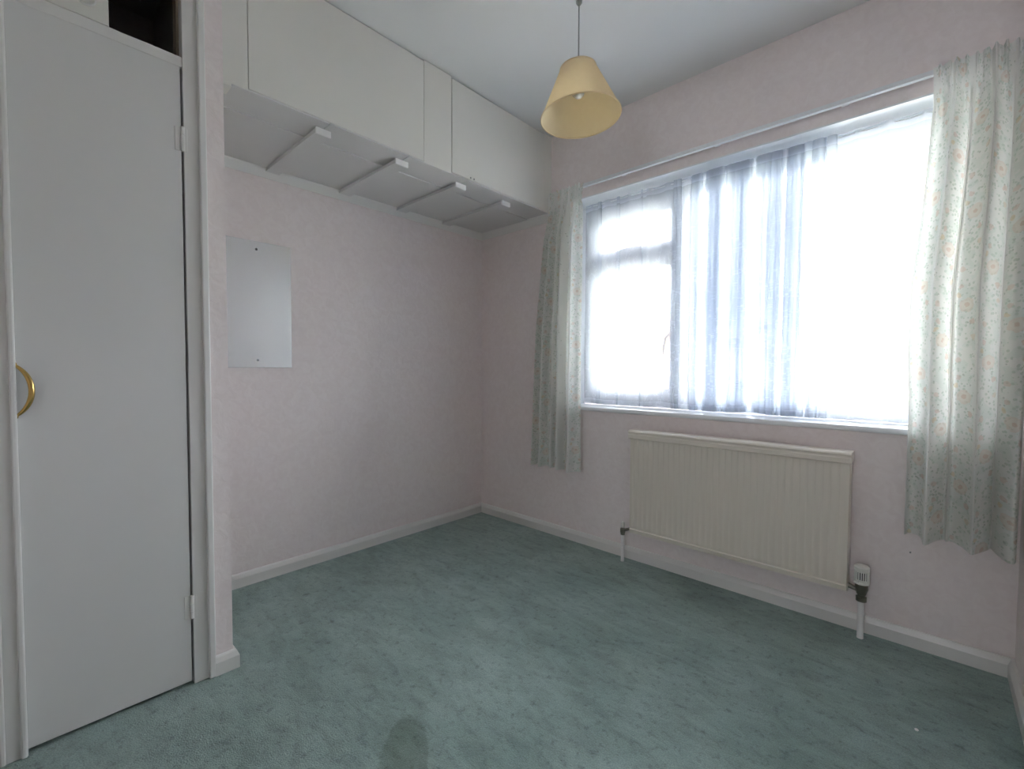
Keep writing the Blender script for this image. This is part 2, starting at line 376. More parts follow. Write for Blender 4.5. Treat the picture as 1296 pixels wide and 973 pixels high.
# ------------------------------------------------------------------ shell
floor = structure(MB().box(-0.1, W + 0.1, YB - 0.1, 0.3, -0.12, 0.0).build('floor', CARPET), 'worn green fitted carpet with dark scuffs and an oval stain', 'floor')
structure(MB().box(-0.1, W + 0.1, YB - 0.1, 0.3, H, H + 0.12).build('ceiling', CEIL), 'plain white painted bedroom ceiling', 'ceiling')
structure(MB().box(-0.1, 0, YB - 0.1, 0.3, 0, H).build('wall_left', PINK), 'pale pink embossed wallpaper wall at the back of the alcove', 'wall')
structure(MB().box(W, W + 0.1, YB - 0.1, 0.3, 0, H).build('wall_right', PINK), 'pink papered wall beside the wide floral curtain', 'wall')
DRX0, DRX1 = 1.66, 2.44         # doorway added behind the camera so hall light fills the room
structure(MB().box(0, DRX0, YB - 0.1, YB, 0, H).box(DRX1, W, YB - 0.1, YB, 0, H).box(DRX0, DRX1, YB - 0.1, YB, 2.02, H).build('wall_back', PINK), 'pink papered wall facing the window, with a doorway added for fill light', 'wall')
mb = MB()
for x0, x1 in ((DRX0 - 0.05, DRX0 + 0.012), (DRX1 - 0.012, DRX1 + 0.05)): mb.box(x0, x1, YB - 0.11, YB + 0.014, 0, 2.07)
mb.box(DRX0 + 0.012, DRX1 - 0.012, YB - 0.11, YB + 0.014, 2.008, 2.07)
structure(mb.build('trim_6', GLOSS, bevel=0.003), 'white frame of the doorway added for hall fill light', 'door frame')
HY = -4.4                       # glazed end of the unseen hall, added for fill light
structure(MB().box(0.4, 3.6, HY - 0.1, YB - 0.1, -0.12, 0).build('floor_fill_hall', CARPET), 'green carpet of the unseen hall added for fill light', 'floor')
structure(MB().box(0.4, 3.6, HY - 0.1, YB - 0.1, H, H + 0.12).build('ceiling_fill_hall', CEIL), 'white ceiling of the unseen hall added for fill light', 'ceiling')
structure(MB().box(0.3, 0.4, HY - 0.1, YB - 0.1, 0, H).box(3.6, 3.7, HY - 0.1, YB - 0.1, 0, H).box(W, 3.6, YB - 0.1, YB, 0, H).build('wall_fill_hall', CEIL), 'white side walls of the unseen hall added for fill light', 'wall')
HX0, HX1, HZ0, HZ1 = 2.0, 2.5, 1.2, 2.0  # added hall window, sized to set how much fill enters
structure(MB().box(0.4, HX0, HY - 0.1, HY, 0, H).box(HX1, 3.6, HY - 0.1, HY, 0, H).box(HX0, HX1, HY - 0.1, HY, 0, HZ0).box(HX0, HX1, HY - 0.1, HY, HZ1, H).build('wall_fill_hall_end', CEIL), 'white end wall of the added hall around its fill-light window', 'wall')
w2 = structure(empty('window_fill_hall', (0.5 * (HX0 + HX1), HY - 0.05, HZ0)), 'white window added for fill light at the end of the unseen hall', 'window')
mb = MB(); HM = 0.5 * (HX0 + HX1)
for x in (HX0 + 0.03, HM, HX1 - 0.03): mb.box(x - 0.03, x + 0.03, HY - 0.08, HY - 0.03, HZ0, HZ1)
for z in (HZ0, HZ1 - 0.06): mb.box(HX0, HX1, HY - 0.08, HY - 0.03, z, z + 0.06)
mb.build('frame', UPVC, w2)
for a, b in ((HX0 + 0.06, HM - 0.03), (HM + 0.03, HX1 - 0.06)): MB().box(a, b, HY - 0.058, HY - 0.052, HZ0 + 0.06, HZ1 - 0.06).build('pane', GLASS, w2)
mb = MB()
mb.box(0, WX0, 0, 0.3, 0, H).box(WX1, W, 0, 0.3, 0, H).box(WX0, WX1, 0, 0.3, 0, WZ0).box(WX0, WX1, 0, 0.3, WZ1, H)
structure(mb.build('wall_window', PINK), 'pink papered wall holding the wide window and radiator', 'wall')
# white painted reveal lining of the window recess
mb = MB()
mb.box(WX0, WX0 + 0.006, 0.001, FY + 0.01, WZ0 + 0.02, WZ1).box(WX1 - 0.006, WX1, 0.001, FY + 0.01, WZ0 + 0.02, WZ1).box(WX0, WX1, 0.001, FY + 0.01, WZ1 - 0.006, WZ1)
structure(mb.build('trim_1', SILLP), 'white painted reveal lining the window recess', 'window reveal')

# cupboard wall with the narrow door: pier, piece towards the back, lintel
DY0, DY1 = -2.207, -1.846       # door leaf
mb = MB()
mb.box(0, XD, DY1 + 0.045, YP, 0, H)                       # pier
mb.box(XD - 0.07, XD, YB, DY0 - 0.045, 0, H)               # towards the back wall
mb.box(XD - 0.07, XD, DY0 - 0.045, DY1 + 0.045, 2.33, H)   # above the top hatch
structure(mb.build('wall_cupboard', PINK), 'narrow pink papered pier and wall around the built-in cupboard', 'wall')
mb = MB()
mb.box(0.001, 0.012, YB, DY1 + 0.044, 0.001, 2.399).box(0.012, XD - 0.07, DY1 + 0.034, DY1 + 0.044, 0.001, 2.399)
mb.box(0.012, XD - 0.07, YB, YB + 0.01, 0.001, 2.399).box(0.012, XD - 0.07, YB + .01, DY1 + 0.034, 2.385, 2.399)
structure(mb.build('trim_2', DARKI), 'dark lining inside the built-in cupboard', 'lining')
# frame of the door and hatch
fr = empty('trim_3', (XD, DY1, 0)); structure(fr, 'white painted timber frame around the narrow cupboard door', 'door frame')
JX0, JX1 = XD - 0.034, XD + 0.004
MB().box(JX0, JX1, DY1 + 0.002, DY1 + 0.045, 0, 2.33).build('jamb', GLOSS, fr, bevel=0.002)
MB().box(XD, XD + 0.016, DY1 + 0.041, DY1 + 0.060, 0.0, H).build('architrave', GLOSS, fr, bevel=0.004)
MB().box(JX0, JX1 + 0.006, DY0 - 0.045, DY0 - 0.002, 0, 2.33).build('jamb', GLOSS, fr, bevel=0.002)
MB().box(XD, XD + 0.018, DY0 - 0.014, DY0 - 0.001, 0, H).build('architrave', GLOSS, fr, bevel=0.004)
MB().box(XD, XD + 0.014, DY0 - 0.050, DY0 - 0.040, 0, H).build('architrave', GLOSS, fr, bevel=0.003)
MB().box(JX0, XD - 0.002, DY0 - 0.002, DY1 + 0.002, 1.926, 1.958).build('rail', GLOSS, fr, bevel=0.002)
MB().box(JX0, XD - 0.002, DY0 - 0.002, DY1 + 0.002, 2.30, 2.33).build('rail', GLOSS, fr, bevel=0.002)
MB().box(JX0 - 0.04, JX0, DY1 - 0.004, DY1 + 0.034, 1.958, 2.30).build('hatch_stop', WOODB, fr)
# door leaf with hinges and handle
d1 = structure(MB().box(XD - 0.034, XD, DY0 - 0.0015, DY1 - 0.0035, 0.012, 1.925).build('door_1', DOORP, bevel=0.001), 'tall narrow white flush cupboard door with half-moon brass pull', 'door')
d1_off = Vector((0, 0, 0))
for z in (1.708, 0.252):
    h = MB()
    h.box(XD - 0.001, XD + 0.0025, DY1 - 0.020, DY1 - 0.004, z - 0.036, z + 0.036)
    h.box(XD - 0.001, XD + 0.0055, DY1 + 0.003, DY1 + 0.012, z - 0.036, z + 0.036)
    hinge = h.build('hinge', GLOSS, d1, bevel=0.001)
    MB().lathe([(0.0045, -0.037), (0.0055, -0.036), (0.0055, -0.013), (0.0042, -0.012), (0.0055, -0.011), (0.0055, 0.011), (0.0042, 0.012), (0.0055, 0.013), (0.0055, 0.036), (0.0045, 0.037)],
               (XD + 0.0055, DY1 - 0.001, z), seg=14).build('knuckle', GLOSS, hinge, smooth='auto')
pts, rad = [], []
for i in range(25):
    t = i / 24.0; a = math.radians(-62 + 124 * t)
    pts.append((XD + 0.002 + 0.018 * math.sin(math.pi * t), DY0 - 0.0335 + 0.0688 * math.cos(a) * 0.86, 0.9495 + 0.0745 * math.sin(a) / math.sin(math.radians(62)) * 0.9))
    rad.append(0.0026 + 0.0036 * math.sin(math.pi * t) ** 0.8)
hd = MB().tube(pts, rad, 12).build('handle', BRASS, d1, smooth=True); tag(hd, 'curved half-moon brass handle')
for q in (pts[0], pts[-1]):
    MB().lathe([(0.007, 0), (0.007, 0.002), (0.004, 0.004)], (XD, q[1], q[2]), (1, 0, 0), 14).build('handle_foot', BRASS, hd, smooth='auto')
# left leaf of the hatch above the door, other leaf missing
ht = MB().box(XD - 0.026, XD - 0.004, DY0 + 0.001, -2.0105, 1.9595, 2.298).build('hatch_door', CUPB, bevel=0.0015)
tag(ht, 'small white hatch leaf beside the dark gap above the narrow cupboard door', 'hatch')
MB().lathe([(0.0205, -0.001), (0.0225, 0.002), (0.0205, 0.0045), (0.017, 0.0035), (0.015, 0.001)], (XD - 0.004, -2.058, 2.012), (1, 0, 0), 28).build('finger_pull', GLOSS, ht, smooth=True)

# ------------------------------------------------------------------ baseboards (chamfered skirting) and cornice
SK = [(0, 0), (0.016, 0), (0.016, 0.043), (0.010, 0.058), (0.006, 0.063), (0, 0.063)]
def skirting(name, segs, label):
    mb = MB()
    for nrm, a, b in segs:
        n = Vector(nrm); mb.extrude([n * d + Vector((0, 0, z)) for d, z in SK], a, b)
    return structure(mb.build(name, GLOSS), label, 'baseboard')
skirting('baseboard_left', [((1, 0, 0), (0, YP, 0), (0, 0, 0))], 'white chamfered skirting along the alcove wall')
skirting('baseboard_window', [((0, -1, 0), (0, 0, 0), (W, 0, 0))], 'long white skirting below the radiator')
skirting('baseboard_right', [((-1, 0, 0), (W, YB, 0), (W, 0, 0))], 'white skirting on the wall beside the wide curtain')
skirting('baseboard_back', [((0, 1, 0), (XD, YB, 0), (DRX0 - 0.05, YB, 0))], 'white skirting facing the window')
mb = MB()
for seg in range(2):                                 # mitred round the corner of the pier
    b = len(mb.v); n = len(SK)
    if seg == 0: mb.v += [(XD + d, DY1 + 0.058, z) for d, z in SK] + [(XD + d, YP + d, z) for d, z in SK]
    else: mb.v += [(XD + d, YP + d, z) for d, z in SK] + [(0.016, YP + d, z) for d, z in SK]
    mb.f += [(b + i, b + (i + 1) % n, b + n + (i + 1) % n, b + n + i) for i in range(n)] + [tuple(b + i for i in reversed(range(n))), tuple(b + n + i for i in range(n))]
structure(mb.build('baseboard_cupboard', GLOSS), 'short white skirting wrapping the foot of the pink pier', 'baseboard')
CO = [(0, 0), (0.006, 0.0), (0.030, 0.030), (0.034, 0.042), (0, 0.042)]
mb = MB()
for n, a, b in ((Vector((1, 0, 0)), (0, YP, 1.900), (0, 0, 1.900)), (Vector((0, -1, 0)), (0, 0, 1.900), (0.60, 0, 1.900))):
    mb.extrude([n * d + Vector((0, 0, z)) for d, z in CO], a, b)
structure(mb.build('trim_4', GLOSS), 'small white cornice under the overhead cupboard', 'cornice')

# ------------------------------------------------------------------ overhead cupboard across the alcove
CX, CB = 0.609, 1.944
oc = empty('overhead_cupboard', (0.3, -0.87, CB)); tag(oc, 'long white overhead cupboard with two flush doors spanning the alcove', 'cupboard')
mb = MB()
T = 0.018
D1a, D1b, D2a, D2b = -1.655, -0.937, -0.772, -0.075
for y0, y1 in ((YP, D1a - 0.003), (D1b + 0.0005, D2a - 0.005), (D2b + 0.001, -0.001)):
    mb.box(CX - T, CX, y0, y1, CB, H - 0.001)
mb.box(CX - T - 0.02, CX - T, YP, -0.001, CB, CB + 0.05).box(CX - T - 0.02, CX - T, YP, -0.001, H - 0.05, H - 0.001)
mb.build('face_frame', CUPB, oc, bevel=0.001)
MB().box(CX - T, CX - 0.0015, D1a, D1b, CB + 0.006, H - 0.006).build('door', CUPB, oc, bevel=0.0012)
dd = MB().box(CX - T, CX + 0.0005, D2a, D2b, CB + 0.006, H - 0.009).build('door', CUPB, oc, bevel=0.0012)
ct = MB()
for y in (-0.655, -0.632): ct.lathe([(0.004, 0), (0.004, 0.003), (0.002, 0.004)], (CX, y, CB + 0.016), (1, 0, 0), 10)
ct.build('catch', SCREW, dd)
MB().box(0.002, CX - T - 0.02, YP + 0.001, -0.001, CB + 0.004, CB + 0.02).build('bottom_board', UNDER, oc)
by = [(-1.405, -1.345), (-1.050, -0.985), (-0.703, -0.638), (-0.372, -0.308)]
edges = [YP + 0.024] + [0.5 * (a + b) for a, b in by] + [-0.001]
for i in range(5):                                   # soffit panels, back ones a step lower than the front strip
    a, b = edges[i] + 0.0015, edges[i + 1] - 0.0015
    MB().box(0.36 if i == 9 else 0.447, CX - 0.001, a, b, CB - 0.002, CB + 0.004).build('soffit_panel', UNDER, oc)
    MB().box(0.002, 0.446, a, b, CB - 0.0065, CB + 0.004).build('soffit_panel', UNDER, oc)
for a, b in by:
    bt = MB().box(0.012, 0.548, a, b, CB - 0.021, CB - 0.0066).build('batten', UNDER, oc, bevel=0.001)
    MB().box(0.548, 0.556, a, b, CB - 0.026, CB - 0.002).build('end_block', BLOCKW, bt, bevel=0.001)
MB().box(CX - 0.06, CX + 0.0015, YP + 0.001, YP + 0.026, CB - 0.012, CB + 0.03).build('filler_strip', CUPB, oc)

# ------------------------------------------------------------------ mirror on the alcove wall
mr = MB().box(0.0005, 0.0045, -1.597, -1.289, 1.011, 1.597).build('wall_mirror', MIRROR, bevel=0.0012)
tag(mr, 'small frameless rectangular mirror screwed to the pink alcove wall', 'mirror')
for z in (1.560, 1.046):
    MB().lathe([(0.0055, 0), (0.0055, 0.0015), (0.003, 0.0035)], (0.0045, -1.443, z), (1, 0, 0), 14).build('screw', SCREW, mr)

# ------------------------------------------------------------------ window
wn = empty('window_1', (1.59, FY, 0.8)); structure(wn, 'wide white plastic window with a small top light and a large fixed pane', 'window')
SZ = 0.800
FZ0, FZ1 = SZ, WZ1 - 0.006
mb = MB()
mb.box(WX0 + 0.006, WX0 + 0.062, FY, FY + 0.065, FZ0, FZ1).box(WX1 - 0.062, WX1 - 0.006, FY, FY + 0.065, FZ0, FZ1)
mb.box(WX0 + 0.062, WX1 - 0.062, FY, FY + 0.065, FZ0, FZ0 + 0.06).box(WX0 + 0.062, WX1 - 0.062, FY, FY + 0.065, FZ1 - 0.062, FZ1)
mb.build('outer_frame', UPVC, wn, bevel=0.003)
MB().box(1.328, 1.398, FY, FY + 0.065, FZ0 + 0.06, FZ1 - 0.062).build('mullion', UPVC, wn, bevel=0.003)
MB().box(WX0 + 0.062, 1.328, FY, FY + 0.065, 1.615, 1.662).build('transom', UPVC, wn, bevel=0.003)
def sash(x0, x1, z0, z1, wl, wb, wt, wr, proud):
    mb = MB(); y0, y1 = FY - proud, FY + 0.05
    mb.box(x0, x0 + wl, y0, y1, z0, z1).box(x1 - wr, x1, y0, y1, z0, z1).box(x0 + wl, x1 - wr, y0, y1, z0, z0 + wb).box(x0 + wl, x1 - wr, y0, y1, z1 - wt, z1)
    s = mb.build('sash', UPVC, wn, bevel=0.003)
    MB().box(x0 + wl - 0.004, x1 - wr + 0.004, FY + 0.020, FY + 0.026, z0 + wb - 0.004, z1 - wt + 0.004).build('pane', GLASS, s)
    g = MB(); g.box(x0 - 0.005, x0, FY - 0.002, FY + 0.002, z0, z1).build('gasket', GASKET, s)
    return s
s1 = sash(0.814, 1.326, 1.664, 1.916, 0.064, 0.028, 0.062, 0.034, 0.012)
s2 = sash(0.814, 1.326, 0.862, 1.612, 0.058, 0.045, 0.046, 0.034, 0.012)
MB().box(1.394, WX1 - 0.058, FY + 0.020, FY + 0.026, FZ0 + 0.055, FZ1 - 0.055).build('pane', GLASS, wn)
mb = MB(); b0, b1 = FY - 0.004, FY + 0.02
mb.box(1.398, 1.410, b0, b1, FZ0 + 0.06, FZ1 - 0.062).box(WX1 - 0.074, WX1 - 0.062, b0, b1, FZ0 + 0.06, FZ1 - 0.062)
mb.box(1.410, WX1 - 0.074, b0, b1, FZ0 + 0.06, FZ0 + 0.074).box(1.410, WX1 - 0.074, b0, b1, FZ1 - 0.076, FZ1 - 0.062)
mb.build('glazing_bead', UPVC, wn, bevel=0.002)
# stay handle of the top light and lever of the casement
mb = MB().box(1.115, 1.150, FY - 0.030, FY - 0.012, 1.668, 1.690); mb.tube([(1.13, FY - 0.034, 1.683), (1.08, FY - 0.037, 1.688), (1.01, FY - 0.036, 1.686)], [0.007, 0.006, 0.005], 8)
mb.build('window_handle', SCREW, s1, bevel=0.002)
mb = MB().box(1.300, 1.322, FY - 0.026, FY - 0.012, 1.16, 1.22); mb.tube([(1.306, FY - 0.03, 1.20), (1.288, FY - 0.042, 1.18), (1.278, FY - 0.044, 1.13), (1.276, FY - 0.042, 1.09)], [0.008, 0.008, 0.007, 0.006], 8)
mb.build('window_handle', SCREW, s2, bevel=0.002)
# sill board with rounded nosing
prof = [(0.0, 0.0), (FY + 0.032, 0.0)]
sx = [(FY, 0.025), (-0.020, 0.025), (-0.028, 0.021), (-0.031, 0.0125), (-0.028, 0.004), (-0.020, 0.0), (FY, 0.0)]
mb = MB().extrude([(0, y, z) for y, z in sx], (WX0 - 0.035, 0, WZ0), (WX1 + 0.035, 0, WZ0))
mb.v = [(min(max(x, WX0 + 0.001), WX1 - 0.001) if y > 0.001 else x, y, z) for x, y, z in mb.v]
structure(mb.build('trim_5', SILLP, smooth='auto'), 'white painted window sill board above the radiator', 'window sill')

# ------------------------------------------------------------------ radiator
RX0, RX1, RZ0, RZ1, RY = 1.203, 2.110, 0.172, 0.703, -0.100
ra = empty('radiator', (0.5 * (RX0 + RX1), -0.06, 0)); tag(ra, 'cream fluted panel radiator fixed under the window', 'radiator')
nR = 34; pitch = (RX1 - RX0 - 0.03) / nR
mb = MB(); row = []
xs = [(RX0, 0.010), (RX0 + 0.003, 0.0), (RX0 + 0.015, 0.0)]
for i in range(nR):
    x = RX0 + 0.015 + i * pitch
    xs += [(x + pitch * 0.10, 0.0), (x + pitch * 0.22, 0.0024), (x + pitch * 0.40, 0.0024), (x + pitch * 0.54, 0.0), (x + pitch * 1.0, 0.0)]
xs += [(RX1 - 0.003, 0.0), (RX1, 0.010)]
zs = [(RZ0, 1.0, 0.014), (RZ0 + 0.004, 1.0, 0.002), (RZ0 + 0.022, 1.0, -0.001), (RZ0 + 0.026, 0.0, 0.003), (RZ0 + 0.036, 0.0, 0.001), (RZ0 + 0.042, -1, 0), (RZ1 - 0.045, -1, 0), (RZ1 - 0.038, 0, 0.0), (RZ1 - 0.015, 0, 0.0)]
for z, mode, off in zs:
    for x, d in xs:
        edge = d if d > 0.009 else 0
        mb.v.append((x, RY + (d if mode < 0 else edge) + off, z))
nx = len(xs)
for j in range(len(zs) - 1):
    for i in range(nx - 1): mb.f.append((j * nx + i, j * nx + i + 1, (j + 1) * nx + i + 1, (j + 1) * nx + i))
mb.build('front_panel', RADI, ra, smooth='auto')
MB().box(RX0, RX1, RY + 0.010, -0.045, RZ0, RZ1 - 0.012).build('back_panel', RADI, ra, bevel=0.003)
tp = [(-0.111, 0.662), (-0.108, 0.660), (-0.100, 0.660), (-0.100, 0.664), (-0.040, 0.664), (-0.040, 0.703), (-0.104, 0.703), (-0.109, 0.700), (-0.112, 0.694), (-0.1095, 0.688), (-0.1095, 0.683), (-0.111, 0.680)]
top = MB().extrude([(0, y, z) for y, z in tp], (RX0 - 0.004, 0, 0), (RX1 + 0.004, 0, 0)).build('top_cover', RADI, ra, bevel=0.0012)
for x in (RX0 + 0.14, RX1 - 0.14): MB().box(x - 0.02, x + 0.02, -0.046, -0.001, 0.24, 0.62).build('wall_bracket', RADI, ra)
# lockshield valve and pipe at one end
LX, VY = 1.150, -0.066
vl = MB().lathe([(0.008, 0.140), (0.011, 0.142), (0.011, 0.152), (0.0135, 0.154), (0.0135, 0.172), (0.010, 0.176), (0.008, 0.180)], (LX, VY, 0), seg=16)
vl.tube([(LX, VY, 0.163), (RX0 + 0.004, VY, 0.190)], 0.0075, 10)
vl = vl.build('valve', BRASSD, ra, smooth='auto')
MB().lathe([(0.0095, 0.180), (0.0105, 0.182), (0.0085, 0.206), (0.006, 0.209)], (LX, VY, 0), seg=16).build('valve_cap', VALVEW, vl, smooth='auto')
MB().tube([(LX, VY, -0.002), (LX, VY, 0.142)], 0.0085, 14).build('pipe', PIPEW, ra, smooth='auto')
# thermostatic valve and pipe at the other end
TX = 2.150
vt = MB().lathe([(0.011, 0.140), (0.017, 0.142), (0.017, 0.158), (0.012, 0.160), (0.012, 0.166), (0.015, 0.168), (0.019, 0.186), (0.0205, 0.188), (0.0205, 0.206), (0.017, 0.208)], (TX, VY, 0), seg=12)
vt.tube([(TX, VY, 0.178), (TX - 0.018, VY, 0.183), (RX1 - 0.003, VY, 0.190)], [0.009, 0.008, 0.010], 10)
vt = vt.build('valve', BRASSD, ra, smooth='auto')
MB().lathe([(0.018, 0.207), (0.0235, 0.209), (0.0235, 0.215), (0.021, 0.217), (0.021, 0.257), (0.0235, 0.260), (0.0240, 0.272), (0.020, 0.277), (0.006, 0.278)], (TX, VY, 0), seg=28).build('thermostat_head', VALVEW, vt, smooth='auto')
ri = MB(); dk = MB()
for k in range(20):
    a = 2 * math.pi * k / 20; c, s_ = math.cos(a), math.sin(a)
    q = [Vector((c * r - s_ * t, s_ * r + c * t, 0)) for r, t in ((0.0205, -0.0016), (0.0242, -0.0013), (0.0242, 0.0013), (0.0205, 0.0016))]
    ri.extrude(q, (TX, VY, 0.215), (TX, VY, 0.262))
    a += math.pi / 20; c, s_ = math.cos(a), math.sin(a)
    q = [Vector((c * r - s_ * t, s_ * r + c * t, 0)) for r, t in ((0.0200, -0.0013), (0.0214, -0.0013), (0.0214, 0.0013), (0.0200, 0.0013))]
    dk.extrude(q, (TX, VY, 0.226), (TX, VY, 0.254))
ri.build('head_ribs', VALVEW, vt); dk.build('head_slots', DARKS, vt)
MB().tube([(TX, VY, -0.002), (TX, VY, 0.142)], 0.0105, 14).build('pipe', PIPEW, ra, smooth='auto')

# ------------------------------------------------------------------ curtain rail
RAY, RAZ = -0.050, 2.030
cr = empty('curtain_rail', (1.57, -0.03, RAZ)); tag(cr, 'slim white plastic curtain track above the window', 'curtain rail')
pr = [(-0.036, -0.003), (-0.040, 0.000), (-0.040, 0.003), (-0.036, 0.006), (-0.034, 0.019), (-0.028, 0.022), (-0.024, 0.019), (-0.024, 0.0), (-0.028, -0.003)]
MB().extrude([(0, y, z) for y, z in pr], (0.615, 0, RAZ), (2.535, 0, RAZ)).build('track', SILLP, cr, smooth='auto')
for x in (0.66, 1.1, 1.575, 2.05, 2.5): MB().box(x - 0.012, x + 0.012, -0.025, -0.001, RAZ + 0.004, RAZ + 0.024).build('bracket', SILLP, cr)

# ------------------------------------------------------------------ curtains
def lerp_tab(tab, t):
    for (a, va), (b, vb) in zip(tab, tab[1:]):
        if t <= b: return va + (vb - va) * ((t - a) / (b - a) if b > a else 0)
    return tab[-1][1]
def curtain(name, ztop, zbot, left, right, folds, yc, amp, label, cloth, seed, header=0.075, nu=260, nv=70, kick=None):
    """left/right: tables of the edge x against drop 0..1; folds: list of (centre 0..1, half width, weight) ridges towards the room"""
    rnd = random.Random(seed); ph = [rnd.uniform(0, 6.28) for _ in range(6)]
    mb = MB(); mb.uv = []
    for j in range(nv + 1):
        t = j / nv; t = t ** 1.15
        z = ztop + (zbot - ztop) * t
        xl, xr = lerp_tab(left, t), lerp_tab(right, t)
        drop = (ztop - z)
        hh = max(0.0, 1 - drop / header)                    # 1 at the heading
        pin = math.exp(-((drop - header) / 0.022) ** 2)     # drawn in by the tape stitching
        for i in range(nu + 1):
            u = i / nu
            us = u + 0.010 * math.sin(3.1 * t + 9 * u + ph[0]) * t
            f = sum(wt * math.exp(-((us - c) / hw) ** 2) for c, hw, wt in folds)
            fine = math.sin(2 * math.pi * 11 * u + ph[1]) * 0.6 + 0.3 * math.sin(2 * math.pi * 19 * u + ph[2])
            grow = min(1.0, 0.45 + drop / 0.55)
            blend = min(1.0, max(0.0, (drop - header * 0.6) / 0.20))
            y = yc + 0.5 * amp - amp * f * grow * (0.35 + 0.65 * blend) - 0.017 * fine * (1 - blend) * (0.6 + 0.4 * hh) + 0.010 * pin
            y -= 0.004 * math.sin(7 * us + 4 * t + ph[3]) + 0.003 * math.sin(38 * us + 3 * t + ph[4]) * blend
            if kick: y += kick(u, t)
            x = xl + (xr - xl) * u + 0.006 * math.sin(2 * math.pi * 5 * us + ph[5]) * blend
            mb.v.append((x, min(y, -0.048 if drop < 0.10 else -0.034), z - 0.004 * f * t + (0.006 * fine * hh)))
            mb.uv.append((u * cloth, ztop - z))
    n = nu + 1
    for j in range(nv):
        for i in range(nu): mb.f.append((j * n + i, j * n + i + 1, (j + 1) * n + i + 1, (j + 1) * n + i))
    root = empty(name, (0.5 * (left[0][1] + right[0][1]), yc, zbot)); tag(root, label, 'curtain', 'floral curtains on the track')
    mb.build('cloth', CURTAIN, root, smooth=True, recalc=False)
    return root
cl = curtain('curtain', 2.048, 0.425, [(0, 0.625), (0.07, 0.618), (0.5, 0.545), (1, 0.508)], [(0, 0.872), (0.06, 0.858), (0.5, 0.856), (1, 0.864)],
             [(0.06, 0.05, 0.9), (0.24, 0.06, 1.0), (0.44, 0.05, 0.8), (0.60, 0.05, 1.0), (0.84, 0.09, 1.1)], -0.066, 0.060,
             'narrow white floral curtain hanging beside the overhead cupboard', 0.56, 3)
cr2 = curtain('curtain', 2.050, 0.430, [(0, 2.300), (0.08, 2.305), (0.25, 2.292), (0.47, 2.262), (0.62, 2.262), (0.72, 2.268), (1, 2.268)], [(0, 2.545), (1, 2.540)],
              [(0.01, 0.03, 0.35), (0.22, 0.085, 1.0), (0.40, 0.03, 0.25), (0.60, 0.115, 1.15), (0.91, 0.075, 1.15)], -0.098, 0.115,
              'wide white floral curtain hanging in the corner by the thermostatic valve', 0.60, 11, header=0.085)
for root, xs_, y_ in ((cl, [0.65 + 0.04 * k for k in range(6)], -0.06), (cr2, [2.33 + 0.04 * k for k in range(6)], -0.06)):
    for x in xs_:
        MB().tube([(x, -0.033, RAZ - 0.005), (x, -0.037, RAZ - 0.018), (x, -0.044, RAZ - 0.018), (x, -0.050, RAZ - 0.006)], 0.0015, 6).build('hook', SILLP, root)

# sheer net across the recess: several stacked layers where it is gathered
def net(name, x0, x1, ynet, label):
    mb = MB(); mb.uv = []
    nu, nv = 2600, 10
    zt, zb = WZ1 - 0.020, SZ + 0.008
    # bunches of tight pleats pushed together along the wire: (centre, half width)
    bunch = [(1.455, 0.020), (1.535, 0.030), (1.612, 0.012), (1.672, 0.024), (1.742, 0.012), (1.800, 0.020), (1.872, 0.022), (1.955, 0.012), (1.572, 0.006), (1.640, 0.006), (1.772, 0.006), (1.838, 0.007), (1.915, 0.006), (1.99, 0.006), (1.355, 0.022), (0.90, 0.012), (1.02, 0.008), (1.17, 0.010)]
    ph, acc = [], 0.0
    for i in range(nu + 1):
        xm = x0 + (x1 - x0) * i / nu
        b = sum(math.exp(-((xm - c) / h) ** 4) * (1.0 if xm > 1.4 else 0.5) for c, h in bunch)
        acc += 2 * math.pi * (16 + 147 * min(1, b)) / nu
        ph.append((acc, min(1.0, b)))
    for j in range(nv + 1):
        t = j / nv; z = zt + (zb - zt) * t
        for i in range(nu + 1):
            u = i / nu
            xm = x0 + (x1 - x0) * u
            a, b = ph[i]
            zone = math.exp(-((xm - 1.72) / 0.30) ** 4)
            sway = (-0.030 * (xm - 1.45) * t + 0.006 * t * math.sin(9 * u + 2)) * zone
            # pleats lie back over each other, more so towards the middle of the drop
            x = xm + (0.005 + 0.018 * b * (0.7 + 0.5 * math.sin(math.pi * min(1, t * 0.8 + 0.2)) + 0.25 * math.sin(a * 0.13))) * math.sin(a) + sway
            y = ynet + (0.006 + 0.010 * b) * math.cos(a) + 0.003 * math.sin(50 * u)
            zz = z
            if j == nv: zz += 0.010 * max(0, math.sin(23 * u + 1.0)) ** 3
            mb.v.append((x, y, zz)); mb.uv.append((u * 2.4, z - SZ))
    n = nu + 1
    for j in range(nv):
        for i in range(nu): mb.f.append((j * n + i, j * n + i + 1, (j + 1) * n + i + 1, (j + 1) * n + i))
    root = empty(name, (0.5 * (x0 + x1), ynet, SZ)); tag(root, label, 'net curtain')
    mb.build('sheer_cloth', NET, root, smooth=True, recalc=False)
    MB().tube([(WX0 + 0.007, ynet, zt - 0.012), (WX1 - 0.007, ynet, zt - 0.012)], 0.003, 8).build('wire', SILLP, root)
    return root
net('net_curtain', WX0 + 0.05, WX1 - 0.03, 0.080, 'sheer white lace net gathered in folds across the window recess')

